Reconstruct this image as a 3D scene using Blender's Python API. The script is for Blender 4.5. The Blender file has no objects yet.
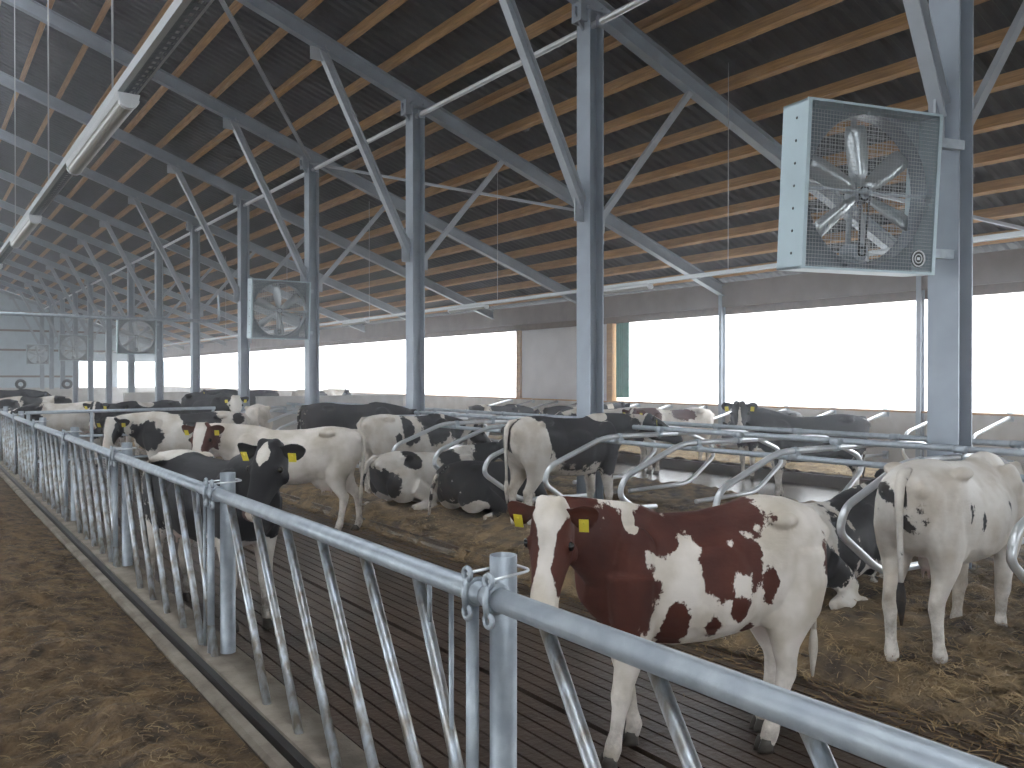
import bpy, math, random
import numpy as np
from mathutils import Vector, Matrix, noise as mnoise

C = bpy.context.scene.collection
SC = bpy.context.scene
R = math.radians
# ------------------------------------------------------------------ camera
cd = bpy.data.cameras.new('camera'); cam = bpy.data.objects.new('camera', cd); C.objects.link(cam)
cd.sensor_width = 36.0; cd.lens = 850.0 / 1024 * 36.0
cam.location = (0, 0, 1.95); cam.rotation_euler = (R(90 - 0.4), 0, R(-35.3))
cd.clip_start = 0.05; cd.clip_end = 600
SC.camera = cam
# ------------------------------------------------------------------ world and exposure
w = bpy.data.worlds.new('world'); SC.world = w; w.use_nodes = True
nt = w.node_tree; nt.nodes.clear()
o_ = nt.nodes.new('ShaderNodeOutputWorld'); bg = nt.nodes.new('ShaderNodeBackground')
bg.inputs['Color'].default_value = (0.90, 0.95, 1.0, 1); bg.inputs['Strength'].default_value = 1.0
nt.links.new(bg.outputs[0], o_.inputs[0])
SC.view_settings.view_transform = 'Standard'; SC.view_settings.look = 'None'
SC.view_settings.gamma = 1.0; SC.view_settings.use_curve_mapping = False
SC.view_settings.exposure = 3.0
SC.cycles.use_denoising = True
HAZE = .0045
SC.cycles.volume_bounces = 1
SC.cycles.max_bounces = 8; SC.cycles.diffuse_bounces = 5; SC.cycles.glossy_bounces = 3
SC.cycles.caustics_reflective = False; SC.cycles.caustics_refractive = False
SC.cycles.sample_clamp_indirect = 6.0

# ------------------------------------------------------------------ helpers
class MB:
    """collects shapes and links them as one mesh object"""
    def __init__(s): s.v = []; s.f = []; s.sm = []
    def add(s, vs, fs, smooth=False):
        n = len(s.v); s.v += [tuple(p) for p in vs]
        s.f += [tuple(i + n for i in f) for f in fs]; s.sm += [smooth] * len(fs)
        return s
    def box(s, a, b, rot=None, at=None):
        x0, y0, z0 = a; x1, y1, z1 = b
        vs = [(x0,y0,z0),(x1,y0,z0),(x1,y1,z0),(x0,y1,z0),(x0,y0,z1),(x1,y0,z1),(x1,y1,z1),(x0,y1,z1)]
        if rot is not None: vs = [rot @ Vector(p) for p in vs]
        if at is not None: vs = [Vector(p) + Vector(at) for p in vs]
        return s.add(vs, [(0,3,2,1),(4,5,6,7),(0,1,5,4),(1,2,6,5),(2,3,7,6),(3,0,4,7)])
    def frame(s, p, q, up):
        p = Vector(p); q = Vector(q); t = (q - p).normalized(); up = Vector(up)
        side = t.cross(up).normalized(); u = side.cross(t).normalized()
        return p, q, t, side, u
    def prism(s, p, q, prof, up=(0,0,1)):
        """sweep a closed 2D profile (side, up) from p to q"""
        p, q, t, side, u = s.frame(p, q, up)
        n = len(prof)
        vs = [p + side*a + u*b for a, b in prof] + [q + side*a + u*b for a, b in prof]
        fs = [(i, (i+1) % n, (i+1) % n + n, i + n) for i in range(n)] + [tuple(range(n-1, -1, -1)), tuple(range(n, 2*n))]
        return s.add(vs, fs)
    def beam(s, p, q, wd, ht, up=(0,0,1)):
        a, b = wd/2, ht/2
        return s.prism(p, q, [(-a,-b),(a,-b),(a,b),(-a,b)], up)
    def ibeam(s, p, q, wd, dp, up=(0,0,1), tf=.015, tw=.010):
        a, b, c = wd/2, dp/2, tw/2
        return s.prism(p, q, [(-a,-b),(a,-b),(a,-b+tf),(c,-b+tf),(c,b-tf),(a,b-tf),(a,b),(-a,b),(-a,b-tf),(-c,b-tf),(-c,-b+tf),(-a,-b+tf)], up)
    def tube(s, pts, r, n=10, cap=True, ry=None):
        pts = [Vector(p) for p in pts]; m = len(pts)
        rs = r if isinstance(r, (list, tuple)) else [r]*m
        vs = []; prev = None
        for i, p in enumerate(pts):
            t = (pts[min(i+1, m-1)] - pts[max(i-1, 0)]).normalized()
            if prev is None:
                a = Vector((0,0,1)) if abs(t.z) < .9 else Vector((1,0,0))
                prev = t.cross(a).normalized()
            sd = (prev - t*prev.dot(t)).normalized(); prev = sd; u = sd.cross(t)
            rr = rs[i]; ra, rb = (rr if isinstance(rr, (tuple, list)) else (rr, rr))
            for k in range(n):
                an = 2*math.pi*k/n
                vs.append(p + sd*math.cos(an)*ra + u*math.sin(an)*rb)
        fs = []
        for i in range(m-1):
            for k in range(n):
                k2 = (k+1) % n
                fs.append((i*n+k, i*n+k2, (i+1)*n+k2, (i+1)*n+k))
        s.add(vs, fs, True)
        if cap:
            b = len(s.v) - m*n
            s.f += [tuple(b+k for k in range(n-1, -1, -1)), tuple(b+(m-1)*n+k for k in range(n))]; s.sm += [False, False]
        return s
    def pipe(s, p, q, r, wall=.004, n=20):
        """open ended pipe from p up to q"""
        p, q, t, sd, u = s.frame(p, q, (0.3, 1, 0.01))
        vs = []
        for c, rr in ((p, r), (q, r), (q, r-wall), (q - t*min(.3, (q-p).length*.9), r-wall)):
            for k in range(n):
                an = 2*math.pi*k/n; vs.append(c + sd*math.cos(an)*rr + u*math.sin(an)*rr)
        fs = [(i*n+k, i*n+(k+1)%n, (i+1)*n+(k+1)%n, (i+1)*n+k) for i in range(3) for k in range(n)] + [tuple(3*n+k for k in range(n))]
        return s.add(vs, fs, True)
    def ball(s, c, r, nu=12, nv=8, rot=None):
        c = Vector(c); r = (r,r,r) if not isinstance(r, (tuple, list)) else r
        vs = []
        for j in range(1, nv):
            th = math.pi*j/nv
            for i in range(nu):
                ph = 2*math.pi*i/nu
                vs.append(Vector((r[0]*math.sin(th)*math.cos(ph), r[1]*math.sin(th)*math.sin(ph), r[2]*math.cos(th))))
        vs += [Vector((0,0,r[2])), Vector((0,0,-r[2]))]
        if rot is not None: vs = [rot @ p for p in vs]
        vs = [p + c for p in vs]; T = len(vs)-2; B = T+1; fs = []
        for j in range(nv-2):
            for i in range(nu):
                i2 = (i+1) % nu; fs.append((j*nu+i, (j+1)*nu+i, (j+1)*nu+i2, j*nu+i2))
        for i in range(nu):
            i2 = (i+1) % nu; fs.append((T, i, i2)); fs.append((B, (nv-2)*nu+i2, (nv-2)*nu+i))
        return s.add(vs, fs, True)
    def torus(s, c, R_, r, ax=(0,0,1), n=24, m=8, a0=0, a1=2*math.pi):
        ax = Vector(ax).normalized(); h = Vector((1,0,0)) if abs(ax.x) < .9 else Vector((0,1,0))
        u = ax.cross(h).normalized(); v = ax.cross(u)
        full = abs(a1-a0-2*math.pi) < 1e-6
        k = n if full else n+1
        pts = [Vector(c) + (u*math.cos(a0+(a1-a0)*i/n) + v*math.sin(a0+(a1-a0)*i/n))*R_ for i in range(k)]
        if full: pts.append(pts[0])
        return s.tube(pts, r, m, cap=not full)
    def mesh(s, name, mat):
        me = bpy.data.meshes.new(name); me.from_pydata(s.v, [], s.f)
        me.polygons.foreach_set('use_smooth', s.sm); me.materials.append(mat); me.update()
        return me
    def build(s, name, mat, parent=None):
        o = bpy.data.objects.new(name, s.mesh(name, mat)); C.objects.link(o)
        if parent is not None: o.parent = parent
        return o

def smooth_path(pts, rad, n=6):
    """round the corners of a polyline"""
    P = [Vector(p) for p in pts]; out = [P[0]]
    for i in range(1, len(P)-1):
        a, b, c = P[i-1], P[i], P[i+1]
        r = min(rad, (a-b).length*.49, (c-b).length*.49)
        s0 = b + (a-b).normalized()*r; s1 = b + (c-b).normalized()*r
        for k in range(n+1):
            t = k/n; out.append(s0*(1-t)**2 + b*2*t*(1-t) + s1*t*t)
    out.append(P[-1]); return out

def tag(o, label=None, cat=None, group=None, kind=None):
    if label: o['label'] = label
    if cat: o['category'] = cat
    if group: o['group'] = group
    if kind: o['kind'] = kind
    return o
def empty(name, loc=(0,0,0), rz=0):
    o = bpy.data.objects.new(name, None); C.objects.link(o); o.location = loc; o.rotation_euler = (0,0,rz)
    o.empty_display_size = .1
    return o
def copy_tree(o, parent=None):
    c = o.copy(); C.objects.link(c)
    if parent is not None: c.parent = parent
    for ch in list(o.children): copy_tree(ch, c)
    return c
ORD = ['first','second','third','fourth','fifth','sixth','seventh','eighth','ninth','tenth','eleventh','twelfth','thirteenth',
       'fourteenth','fifteenth','sixteenth','seventeenth','eighteenth','nineteenth','twentieth','twenty first','twenty second','twenty third','twenty fourth','twenty fifth']

# ------------------------------------------------------------------ materials
def mat(name, col, rough=.6, metal=0, var=.0, scale=6, bump=0, bscale=40, col2=None, stretch=None, detail=4, spec=None):
    m = bpy.data.materials.new(name); m.use_nodes = True; t = m.node_tree; b = t.nodes['Principled BSDF']
    b.inputs['Base Color'].default_value = (*col, 1); b.inputs['Roughness'].default_value = rough; b.inputs['Metallic'].default_value = metal
    if spec is not None: b.inputs['Specular IOR Level'].default_value = spec
    tc = t.nodes.new('ShaderNodeTexCoord'); mp = t.nodes.new('ShaderNodeMapping')
    t.links.new(tc.outputs['Object'], mp.inputs[0])
    if stretch: mp.inputs['Scale'].default_value = stretch
    if col2 is not None or var:
        n = t.nodes.new('ShaderNodeTexNoise'); n.inputs['Scale'].default_value = scale; n.inputs['Detail'].default_value = detail
        r = t.nodes.new('ShaderNodeValToRGB'); t.links.new(mp.outputs[0], n.inputs[0]); t.links.new(n.outputs[0], r.inputs[0])
        c2 = col2 if col2 is not None else tuple(c*(1-var) for c in col)
        r.color_ramp.elements[0].position = .35; r.color_ramp.elements[1].position = .65
        r.color_ramp.elements[0].color = (*c2, 1); r.color_ramp.elements[1].color = (*col, 1)
        t.links.new(r.outputs[0], b.inputs['Base Color'])
    if bump:
        n2 = t.nodes.new('ShaderNodeTexNoise'); n2.inputs['Scale'].default_value = bscale; n2.inputs['Detail'].default_value = 5
        bm_ = t.nodes.new('ShaderNodeBump'); bm_.inputs['Strength'].default_value = bump; bm_.inputs['Distance'].default_value = .02
        t.links.new(mp.outputs[0], n2.inputs[0]); t.links.new(n2.outputs[0], bm_.inputs['Height']); t.links.new(bm_.outputs[0], b.inputs['Normal'])
    return m
M = {}
M['galv'] = mat('galvanised steel', (.46,.51,.55), .52, .5, col2=(.36,.40,.45), scale=14, bump=.08, bscale=60)
M['galv_bar'] = mat('galvanised bar with rub marks', (.58,.64,.70), .35, .6, col2=(.27,.24,.20), scale=7, stretch=(3,3,1), bump=.1, bscale=60)
M['steel'] = mat('grey painted steel', (.30,.34,.39), .45, .25, var=.15, scale=3)
M['brace'] = mat('pale grey steel brace', (.40,.43,.47), .45, .3, var=.15, scale=3)
M['tie'] = mat('bright galvanised tube', (.66,.68,.70), .35, .5)
M['wood'] = mat('sawn spruce', (.46,.27,.115), .75, 0, col2=(.31,.17,.07), scale=5, stretch=(8,.5,8), bump=.2)
M['roof'] = mat('dark fibre cement sheet', (.060,.063,.068), .8, 0, col2=(.042,.043,.047), scale=2, bump=.1)
M['conc'] = mat('concrete', (.30,.26,.21), .85, 0, col2=(.17,.14,.11), scale=5, bump=.3, bscale=40)
M['wallc'] = mat('pale concrete panel', (.52,.50,.48), .8, 0, col2=(.42,.40,.37), scale=2.5, bump=.15)
M['panel'] = mat('glow lightened wall panel', (.55,.53,.54), .6, 0, var=.1, scale=2)  # base colour lightened to carry the glow from the openings
M['eave'] = mat('brownish grey eave timber', (.24,.20,.19), .8, 0, var=.2, scale=2)
M['clad'] = mat('blue grey sheet cladding', (.46,.53,.58), .45, .1, var=.12, scale=1.5)
M['green'] = mat('green roller curtain', (.03,.20,.15), .7, 0, var=.2)
M['rust'] = mat('reddish brown girt', (.17,.12,.10), .8, 0, var=.2)
M['rubber'] = mat('black rubber', (.02,.02,.022), .7, 0, bump=.2)
M['blackgap'] = mat('dark steel edge strip', (.035,.033,.032), .5, .3, var=.3)
M['slat'] = mat('wet slurry covered slats', (.082,.055,.039), .34, 0, col2=(.042,.029,.021), scale=2.2, bump=.35, bscale=25, spec=.5)
M['wet'] = mat('wet concrete floor', (.16,.14,.12), .22, 0, col2=(.08,.065,.05), scale=1.6, bump=.15)
M['groove'] = mat('slot between slats', (.012,.010,.009), .6)
M['straw'] = mat('trodden straw bed', (.26,.18,.095), .9, 0, col2=(.060,.044,.032), scale=4, bump=.9, bscale=55)
M['straw2'] = mat('pale straw bed', (.50,.38,.21), .9, 0, col2=(.26,.17,.08), scale=6, bump=.9, bscale=50)  # paler straw colour than in the near stalls
M['blade'] = mat('straw stalk', (.38,.27,.14), .7, 0, col2=(.13,.085,.045), scale=9)
M['silage'] = mat('brown grass silage', (.165,.105,.052), .95, 0, col2=(.040,.026,.015), scale=7, bump=1.0, bscale=45, detail=8)
M['silblade'] = mat('silage stalk', (.24,.17,.085), .8, 0, col2=(.10,.062,.03), scale=8)
M['eye'] = mat('dark glossy eye', (.012,.010,.010), .08)
M['hoof'] = mat('hoof horn', (.06,.05,.04), .5, var=.3)
M['yellow'] = mat('yellow plastic tag', (.75,.62,.05), .5)
M['white'] = mat('white plastic', (.70,.72,.74), .4)
M['fanbox'] = mat('galvanised fan sheet', (.44,.54,.58), .42, .25, var=.06, scale=4)
M['blade_al'] = mat('aluminium fan blade', (.45,.48,.50), .3, .85)
M['wire'] = mat('zinc wire', (.55,.57,.58), .4, .6)
M['motor'] = mat('grey motor casing and shaded panel', (.22,.25,.28), .5, .2)
M['pale_ground'] = mat('bright yard outside', (.62,.62,.60), .9)  # even pale colour for the ground outside
M['lens'] = mat('frosted lamp cover', (.36,.36,.33), .35)
M['tray'] = mat('galvanised cable tray', (.60,.63,.64), .4, .4)
M['tire'] = mat('black tyre', (.015,.015,.016), .6)
M['black'] = mat('black plastic', (.02,.02,.02), .5)

def cow_mat(name, white, dirt, patch, patch2):
    m = bpy.data.materials.new(name); m.use_nodes = True; t = m.node_tree; L = t.links.new; N = t.nodes.new
    b = t.nodes['Principled BSDF']; b.inputs['Roughness'].default_value = .62
    b.inputs['Specular IOR Level'].default_value = .22
    tc = N('ShaderNodeTexCoord')
    a = N('ShaderNodeAttribute'); a.attribute_name = 'spot'
    n = N('ShaderNodeTexNoise'); n.inputs['Scale'].default_value = 8; n.inputs['Detail'].default_value = 6; n.inputs['Roughness'].default_value = .68
    L(tc.outputs['Object'], n.inputs[0])
    s = N('ShaderNodeMath'); s.operation = 'MULTIPLY_ADD'; s.inputs[1].default_value = 1.5; s.inputs[2].default_value = -.75
    L(n.outputs[0], s.inputs[0])
    ad = N('ShaderNodeMath'); ad.operation = 'ADD'; L(a.outputs['Fac'], ad.inputs[0]); L(s.outputs[0], ad.inputs[1])
    mr = N('ShaderNodeMapRange'); mr.inputs['From Min'].default_value = -.02; mr.inputs['From Max'].default_value = .05; mr.clamp = True
    L(ad.outputs[0], mr.inputs['Value'])
    n2 = N('ShaderNodeTexNoise'); n2.inputs['Scale'].default_value = 3.5; n2.inputs['Detail'].default_value = 6
    L(tc.outputs['Object'], n2.inputs[0])
    r1 = N('ShaderNodeValToRGB'); L(n2.outputs[0], r1.inputs[0])
    r1.color_ramp.elements[0].position = .36; r1.color_ramp.elements[0].color = (*dirt, 1)
    r1.color_ramp.elements[1].position = .56; r1.color_ramp.elements[1].color = (*white, 1)
    r2 = N('ShaderNodeValToRGB'); L(n2.outputs[0], r2.inputs[0])
    r2.color_ramp.elements[0].position = .35; r2.color_ramp.elements[0].color = (*patch2, 1)
    r2.color_ramp.elements[1].position = .65; r2.color_ramp.elements[1].color = (*patch, 1)
    mx = N('ShaderNodeMix'); mx.data_type = 'RGBA'; L(mr.outputs[0], mx.inputs[0]); L(r1.outputs[0], mx.inputs[6]); L(r2.outputs[0], mx.inputs[7])
    sk = N('ShaderNodeAttribute'); sk.attribute_name = 'skin'
    mx2 = N('ShaderNodeMix'); mx2.data_type = 'RGBA'; L(sk.outputs['Fac'], mx2.inputs[0]); L(mx.outputs[2], mx2.inputs[6]); mx2.inputs[7].default_value = (.36,.20,.17,1)
    du = N('ShaderNodeAttribute'); du.attribute_name = 'muck'
    mm = N('ShaderNodeMath'); mm.operation = 'MULTIPLY'; L(du.outputs['Fac'], mm.inputs[0])
    r3 = N('ShaderNodeMapRange'); r3.inputs['From Min'].default_value = .40; r3.inputs['From Max'].default_value = .62; L(n.outputs[0], r3.inputs['Value'])
    L(r3.outputs[0], mm.inputs[1])
    mx3 = N('ShaderNodeMix'); mx3.data_type = 'RGBA'; L(mm.outputs[0], mx3.inputs[0]); L(mx2.outputs[2], mx3.inputs[6]); mx3.inputs[7].default_value = (.10,.07,.045,1)
    L(mx3.outputs[2], b.inputs['Base Color'])
    n3 = N('ShaderNodeTexNoise'); n3.inputs['Scale'].default_value = 45; n3.inputs['Detail'].default_value = 6
    mp = N('ShaderNodeMapping'); mp.inputs['Scale'].default_value = (.5, 1, 1); L(tc.outputs['Object'], mp.inputs[0]); L(mp.outputs[0], n3.inputs[0])
    bm_ = N('ShaderNodeBump'); bm_.inputs['Strength'].default_value = .25; bm_.inputs['Distance'].default_value = .01
    L(n3.outputs[0], bm_.inputs['Height']); L(bm_.outputs[0], b.inputs['Normal'])
    return m
M['bw'] = cow_mat('black and white coat', (.66,.62,.57), (.50,.44,.37), (.009,.009,.011), (.017,.016,.018))
M['rw'] = cow_mat('red and white coat', (.70,.64,.58), (.52,.46,.38), (.090,.026,.016), (.055,.016,.011))

# ------------------------------------------------------------------ layout numbers (metres)
XF, XS, XC, XA, XW = 1.46, 4.85, 7.7, 13.5, 16.3      # feed fence, stall kerb, columns, wall stall kerb, window wall
Y0, Y1 = -14.0, 70.5
def zr(x): return 7.0 - .357*(abs(x) - XC)             # underside of the rafters

# ------------------------------------------------------------------ ground and floors
def struct(name, mb, m, label=None):
    o = mb.build(name, m); o['kind'] = 'structure'
    if label: o['label'] = label
    return o
struct('ground', MB().box((-60,-60,-.6),(200,160,-.35)), M['pale_ground'], 'bright ground outside the open side of the barn')
# slatted alley: concrete strips running along the alley with dark slots
b = MB()
x = 1.62
i = 0
while x < XS - .01:
    wd = .090
    if abs(x - 3.15) < .06: x += .03
    b.box((x, Y0, -.2), (min(x+wd, XS), 30.0, 0)); x += wd + .016; i += 1
struct('floor', b, M['slat'], 'wet dark slatted floor of the walking alley')
struct('floor_pit', MB().box((1.4, Y0, -.35),(XS, 30.0, -.20)), M['groove'], 'dark slots under the slatted alley')
struct('floor_far', MB().box((1.62, 30.0, -.3),(XS, Y1, 0)), M['slat'], 'far end of the wet walking alley')
struct('floor_back', MB().box((10.3, Y0, -.3),(XA, Y1, 0)), M['wet'], 'wet shiny floor of the second alley')
struct('floor_stall', MB().box((XS, Y0, -.3),(10.3, Y1, .05)), M['conc'], 'concrete base under the stalls')
struct('floor_wall_stall', MB().box((XA, Y0, -.3),(XW, Y1, .05)), M['conc'], 'concrete base under the wall stalls')
struct('floor_feed', MB().box((-16, Y0, -.3),(1.275, Y1, .12)), M['conc'], 'concrete feed table')
# kerbs
struct('trim_stall_kerb', MB().box((XS+.03, Y0, -.1),(XS+.16, Y1, .10)), M['slat'], 'dirty kerb in front of the stalls, darkened for its shadow side')  # dark colour stands for muck and for the kerb's shadow side
struct('trim_stall_kerb_back', MB().box((10.15, Y0, -.1),(10.32, Y1, .19)), M['slat'], 'kerb behind the stalls')
struct('trim_wall_kerb', MB().box((XA-.08, Y0, -.1),(XA+.10, Y1, .20)), M['slat'], 'kerb of the wall stalls')
k = MB()
k.prism((0,Y0,0),(0,Y1,0),[(1.275,-.05),(1.36,-.05),(1.36,.25),(1.345,.27),(1.295,.27),(1.275,.25)])
struct('trim_feed_kerb', k, M['conc'], 'rounded concrete kerb on the feed side')
struct('trim_feed_strip', MB().box((1.36,Y0,-.1),(1.40,Y1,.295)), M['blackgap'], 'dark strip along the feed kerb')
struct('trim_feed_wall', MB().box((1.40,Y0,-.3),(1.62,Y1,.312)), M['conc'], 'low concrete wall carrying the feed fence')

# uneven surfaces -------------------------------------------------
def heap(name, x0, x1, y0, y1, zf, m, step=.05, label='', cat='', stepy=None):
    stepy = stepy or step
    nx = max(2, int((x1-x0)/step)); ny = max(2, int((y1-y0)/stepy))
    vs = []
    for j in range(ny+1):
        for i in range(nx+1):
            X = x0+(x1-x0)*i/nx; Y = y0+(y1-y0)*j/ny; vs.append((X, Y, zf(X, Y)))
    fs = [(j*(nx+1)+i, j*(nx+1)+i+1, (j+1)*(nx+1)+i+1, (j+1)*(nx+1)+i) for j in range(ny) for i in range(nx)]
    o = MB().add(vs, fs, True).build(name, m); tag(o, label, cat, kind='stuff'); return o
def fn(x, y, s, seed=0): return mnoise.noise(Vector((x*s+seed, y*s-seed, seed*.7)))
def z_sil(x, y):
    e = min(1, max(0, (1.29-x)/.5)); e2 = e*e*(3-2*e)
    return .235 + .08*e2 + e2*(.075*fn(x,y,1.8,3) + .06*fn(x,y,5,5)) + .03*fn(x,y,12,7)*e + .010*fn(x,y,30,9)*e
def z_bed(x, y):
    k_ = XS + .02 + .06*fn(x*0,y,2.3,31) + .03*fn(x*0,y,9,33)
    e0 = min(1, max(0, (x-k_+.06)/.13)); e = min(1, max(0, (x-4.95)/.35)); e = e*e*(3-2*e)
    return .0 + e0*(.17 + .03*fn(x,y,11,35)) + e*.05 + .06*fn(x,y,1.7,2) + .055*fn(x,y,4.5,4)*(.4+.6*e) + .015*fn(x,y,13,6)
def z_wbed(x, y): return .24 + .05*fn(x,y,2.1,12) + .03*fn(x,y,7,14)
heap('silage', -3.2, 1.285, .4, 12, z_sil, M['silage'], .035, 'brown chopped grass silage spread along the feed fence', 'silage')
heap('silage', -3.2, 1.285, 12, 70, z_sil, M['silage'], .12, 'far stretch of brown silage beyond the near fence panels', 'silage', .25)
heap('straw_bedding', XS-.12, 10.28, -2, 14, z_bed, M['straw'], .045, 'golden brown trodden straw bedding in the near stalls', 'straw')
heap('straw_bedding', XS+.02, 10.28, 14, 60, z_bed, M['straw'], .15, 'straw bedding of the stalls far along the barn', 'straw', .3)
heap('straw_bedding', XA+.0, XW-.05, -2, 60, z_wbed, M['straw2'], .12, 'pale straw in the stalls under the windows', 'straw')

def strands(name, n, xr, yr, zf, ln, wd, m, label, cat, seed=1, dense=None, up=.5):
    rg = random.Random(seed); vs = []; fs = []
    c = 0
    while c < n:
        X = rg.uniform(*xr); Y = yr[0] + (yr[1]-yr[0])*rg.random()**1.6
        if dense and rg.random() > dense(X, Y): continue
        a = rg.uniform(0, 2*math.pi); l = rg.uniform(.5, 1.3)*ln; z = zf(X, Y)
        dx, dy = math.cos(a)*l/3, math.sin(a)*l/3; bend = rg.uniform(-.6,.6); wv = wd*rg.uniform(.7,1.3)
        px, py = -math.sin(a)*wv/2, math.cos(a)*wv/2
        base = len(vs); zz = z + rg.uniform(-.005,.010); cx, cy = X, Y; sl = rg.uniform(0, up)*l/3
        for q in range(4):
            hz = zz + (sl*q if q < 2 else sl*(3-q)*.8) 
            vs += [(cx-px, cy-py, hz), (cx+px, cy+py, hz+.002)]
            ca, sa = math.cos(bend*.5), math.sin(bend*.5)
            dx, dy = dx*ca-dy*sa, dx*sa+dy*ca; cx += dx; cy += dy
        fs += [(base+2*q, base+2*q+1, base+2*q+3, base+2*q+2) for q in range(3)]
        c += 1
    o = MB().add(vs, fs).build(name, m); return tag(o, label, cat, kind='stuff')
strands('silage_stalk', 34000, (-2.6, 1.29), (.8, 14), z_sil, .07, .004, M['silblade'], 'loose stalks lying on the brown silage', 'silage', 2)
strands('straw_stalk', 22000, (4.9, 8.5), (1.2, 13), z_bed, .13, .006, M['blade'], 'loose straw stalks strewn over the near stalls', 'straw', 3,
        dense=lambda x, y: .35 + .65*(fn(x,y,1.3,21) > -.1))
strands('straw_stalk', 5000, (4.74, 5.1), (1.5, 13), z_bed, .12, .006, M['blade'], 'straw hanging over the edge of the near stalls', 'straw', 8)
strands('straw_stalk', 2600, (3.6, 4.9), (1.5, 13), lambda x, y: .012, .12, .005, M['blade'], 'scattered straw dropped on the slatted alley', 'straw', 4,
        dense=lambda x, y: ((x-3.5)/1.4)**3, up=.1)
strands('straw_stalk', 9000, (XA, XW-.2), (3, 25), z_wbed, .16, .009, M['blade'], 'loose straw stalks in the stalls under the windows', 'straw', 5)

# ------------------------------------------------------------------ side wall with the long openings
SILL, HEAD = 1.30, 3.50
wl = MB().box((XW, Y0, -.3),(XW+.18, Y1, SILL-.04))
struct('wall_right', wl, M['wallc'], 'pale concrete base wall under the long openings')
struct('trim_sill', MB().box((XW-.05, Y0, SILL-.04),(XW+.22, Y1, SILL)), M['wood'], 'wooden sill along the openings')
struct('trim_eave_beam', MB().box((XW-.03, Y0, HEAD),(XW+.12, Y1, HEAD+.18)), M['rust'], 'timber lintel over the openings')
struct('trim_eave', MB().box((XW-.10, Y0, HEAD+.18),(XW+.14, Y1, zr(XW)+.34)), M['eave'], 'grey eave beam over the openings')
struct('wall_panel_middle', MB().box((XW+.02, 18.25, SILL),(XW+.14, 22.5, HEAD)), M['panel'], 'closed pale panel between two openings')
for yy, lb in ((18.15,'wooden post on the right of the closed wall panel'),(22.6,'wooden post on the left of the closed wall panel')):
    tag(MB().box((XW-.06, yy-.11, SILL),(XW+.14, yy+.11, HEAD)).build('wall_post', M['wood']), lb, 'post')
cur = MB(); n = 14; y0c, y1c = 17.45, 17.98
for i in range(n):
    ya = y0c+(y1c-y0c)*i/n; yb = y0c+(y1c-y0c)*(i+1)/n; xa = XW+.05+.02*(i % 2); xb = XW+.05+.02*((i+1) % 2)
    cur.add([(xa,ya,SILL+.1),(xb,yb,SILL+.1),(xb,yb,HEAD),(xa,ya,HEAD),(xa+.01,ya,SILL+.1),(xb+.01,yb,SILL+.1),(xb+.01,yb,HEAD),(xa+.01,ya,HEAD)],
            [(0,1,2,3),(7,6,5,4),(0,4,5,1),(3,2,6,7)])
tag(cur.build('ventilation_curtain', M['green']), 'dark green gathered curtain beside the wooden wall post', 'curtain')
# wall posts in line with the frames
for n_ in range(0, 14):
    yy = 4+5*n_
    if yy > 17: continue
    tag(MB().ibeam((XW-.10, yy, .0),(XW-.10, yy, zr(XW)+.05), .10, .14, up=(1,0,0), tf=.01).build('wall_column', M['steel']),
        f'slim grey steel wall column at the {ORD[n_]} roof frame, beside the openings', 'column', 'slim wall columns under the rafter ends')
tag(MB().tube([(XW+.1, 17.0, 1.30),(XW+.1, 15.5, 2.35)], .012).build('stay_rod', M['steel']), 'thin slanting rod in the opening right of the green curtain', 'rod')
# unseen side wall and gable behind the camera, added to shape the daylight
lw = MB().box((-XW-.18, Y0, -.3),(-XW, Y1, 1.0)); lw.box((-XW-.18, Y0, 3.75),(-XW, Y1, zr(XW)+.45))
struct('wall_left_unseen', lw, M['wallc'], 'unseen opposite side wall with its long opening, added to cut side light')
gb = MB(); gb.box((-XW, Y0-.1, -.3),(-3.5, Y0, 4.2)); gb.box((3.5, Y0-.1, -.3),(XW, Y0, 4.2)); gb.box((-XW, Y0-.1, 4.2),(XW, Y0, 9.9))
struct('wall_back_unseen', gb, M['clad'], 'unseen gable wall at the near end, wide doorway added to light the near cow and fence')
# far end wall
ew = MB()
yE = Y1
def sheet(x0, x1, z0, z1f, b):
    n = int((x1-x0)/.12)
    for i in range(n):
        xa = x0+(x1-x0)*i/n; xb = x0+(x1-x0)*(i+1)/n; d = .03 if i % 2 else 0
        za, zb = (z1f(xa), z1f(xb)) if callable(z1f) else (z1f, z1f)
        b.add([(xa,yE+d,z0),(xb,yE+d,z0),(xb,yE+d,zb),(xa,yE+d,za)], [(0,1,2,3)])
        b.add([(xb,yE,z0),(xb,yE+.03,z0),(xb,yE+.03,zb),(xb,yE,zb)], [(0,1,2,3)])
rt = lambda x: zr(x)+.45
sheet(-8, 10.3, 1.25, rt, ew); sheet(10.3, 16.2, 3.2, rt, ew); 
ew.box((12.55, yE, 1.25),(12.95, yE+.05, 3.3)); ew.box((15.7, yE, 1.25),(16.4, yE+.05, 3.3))
struct('wall_end', ew, M['clad'], 'blue grey sheet gable wall at the far end')
struct('wall_end_base', MB().box((-8,yE-.05,-.3),(16.3,yE+.15,1.25)), M['wallc'], 'pale concrete base of the far gable wall')
for zz, lb in ((2.0,'lowest'),(3.9,'second lowest'),(5.3,'second highest'),(6.6,'highest')):
    xe = 16 if zz > 3.3 else 10.2
    xe = min(xe, XC + (7.0+.3-zz)/.357)
    tag(MB().box((-6,yE-.16,zz),(xe,yE-.04,zz+.14)).build('wall_girt', M['rust']), f'{lb} reddish horizontal girt on the far gable wall', 'girt', 'girts on the far gable wall')

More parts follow.
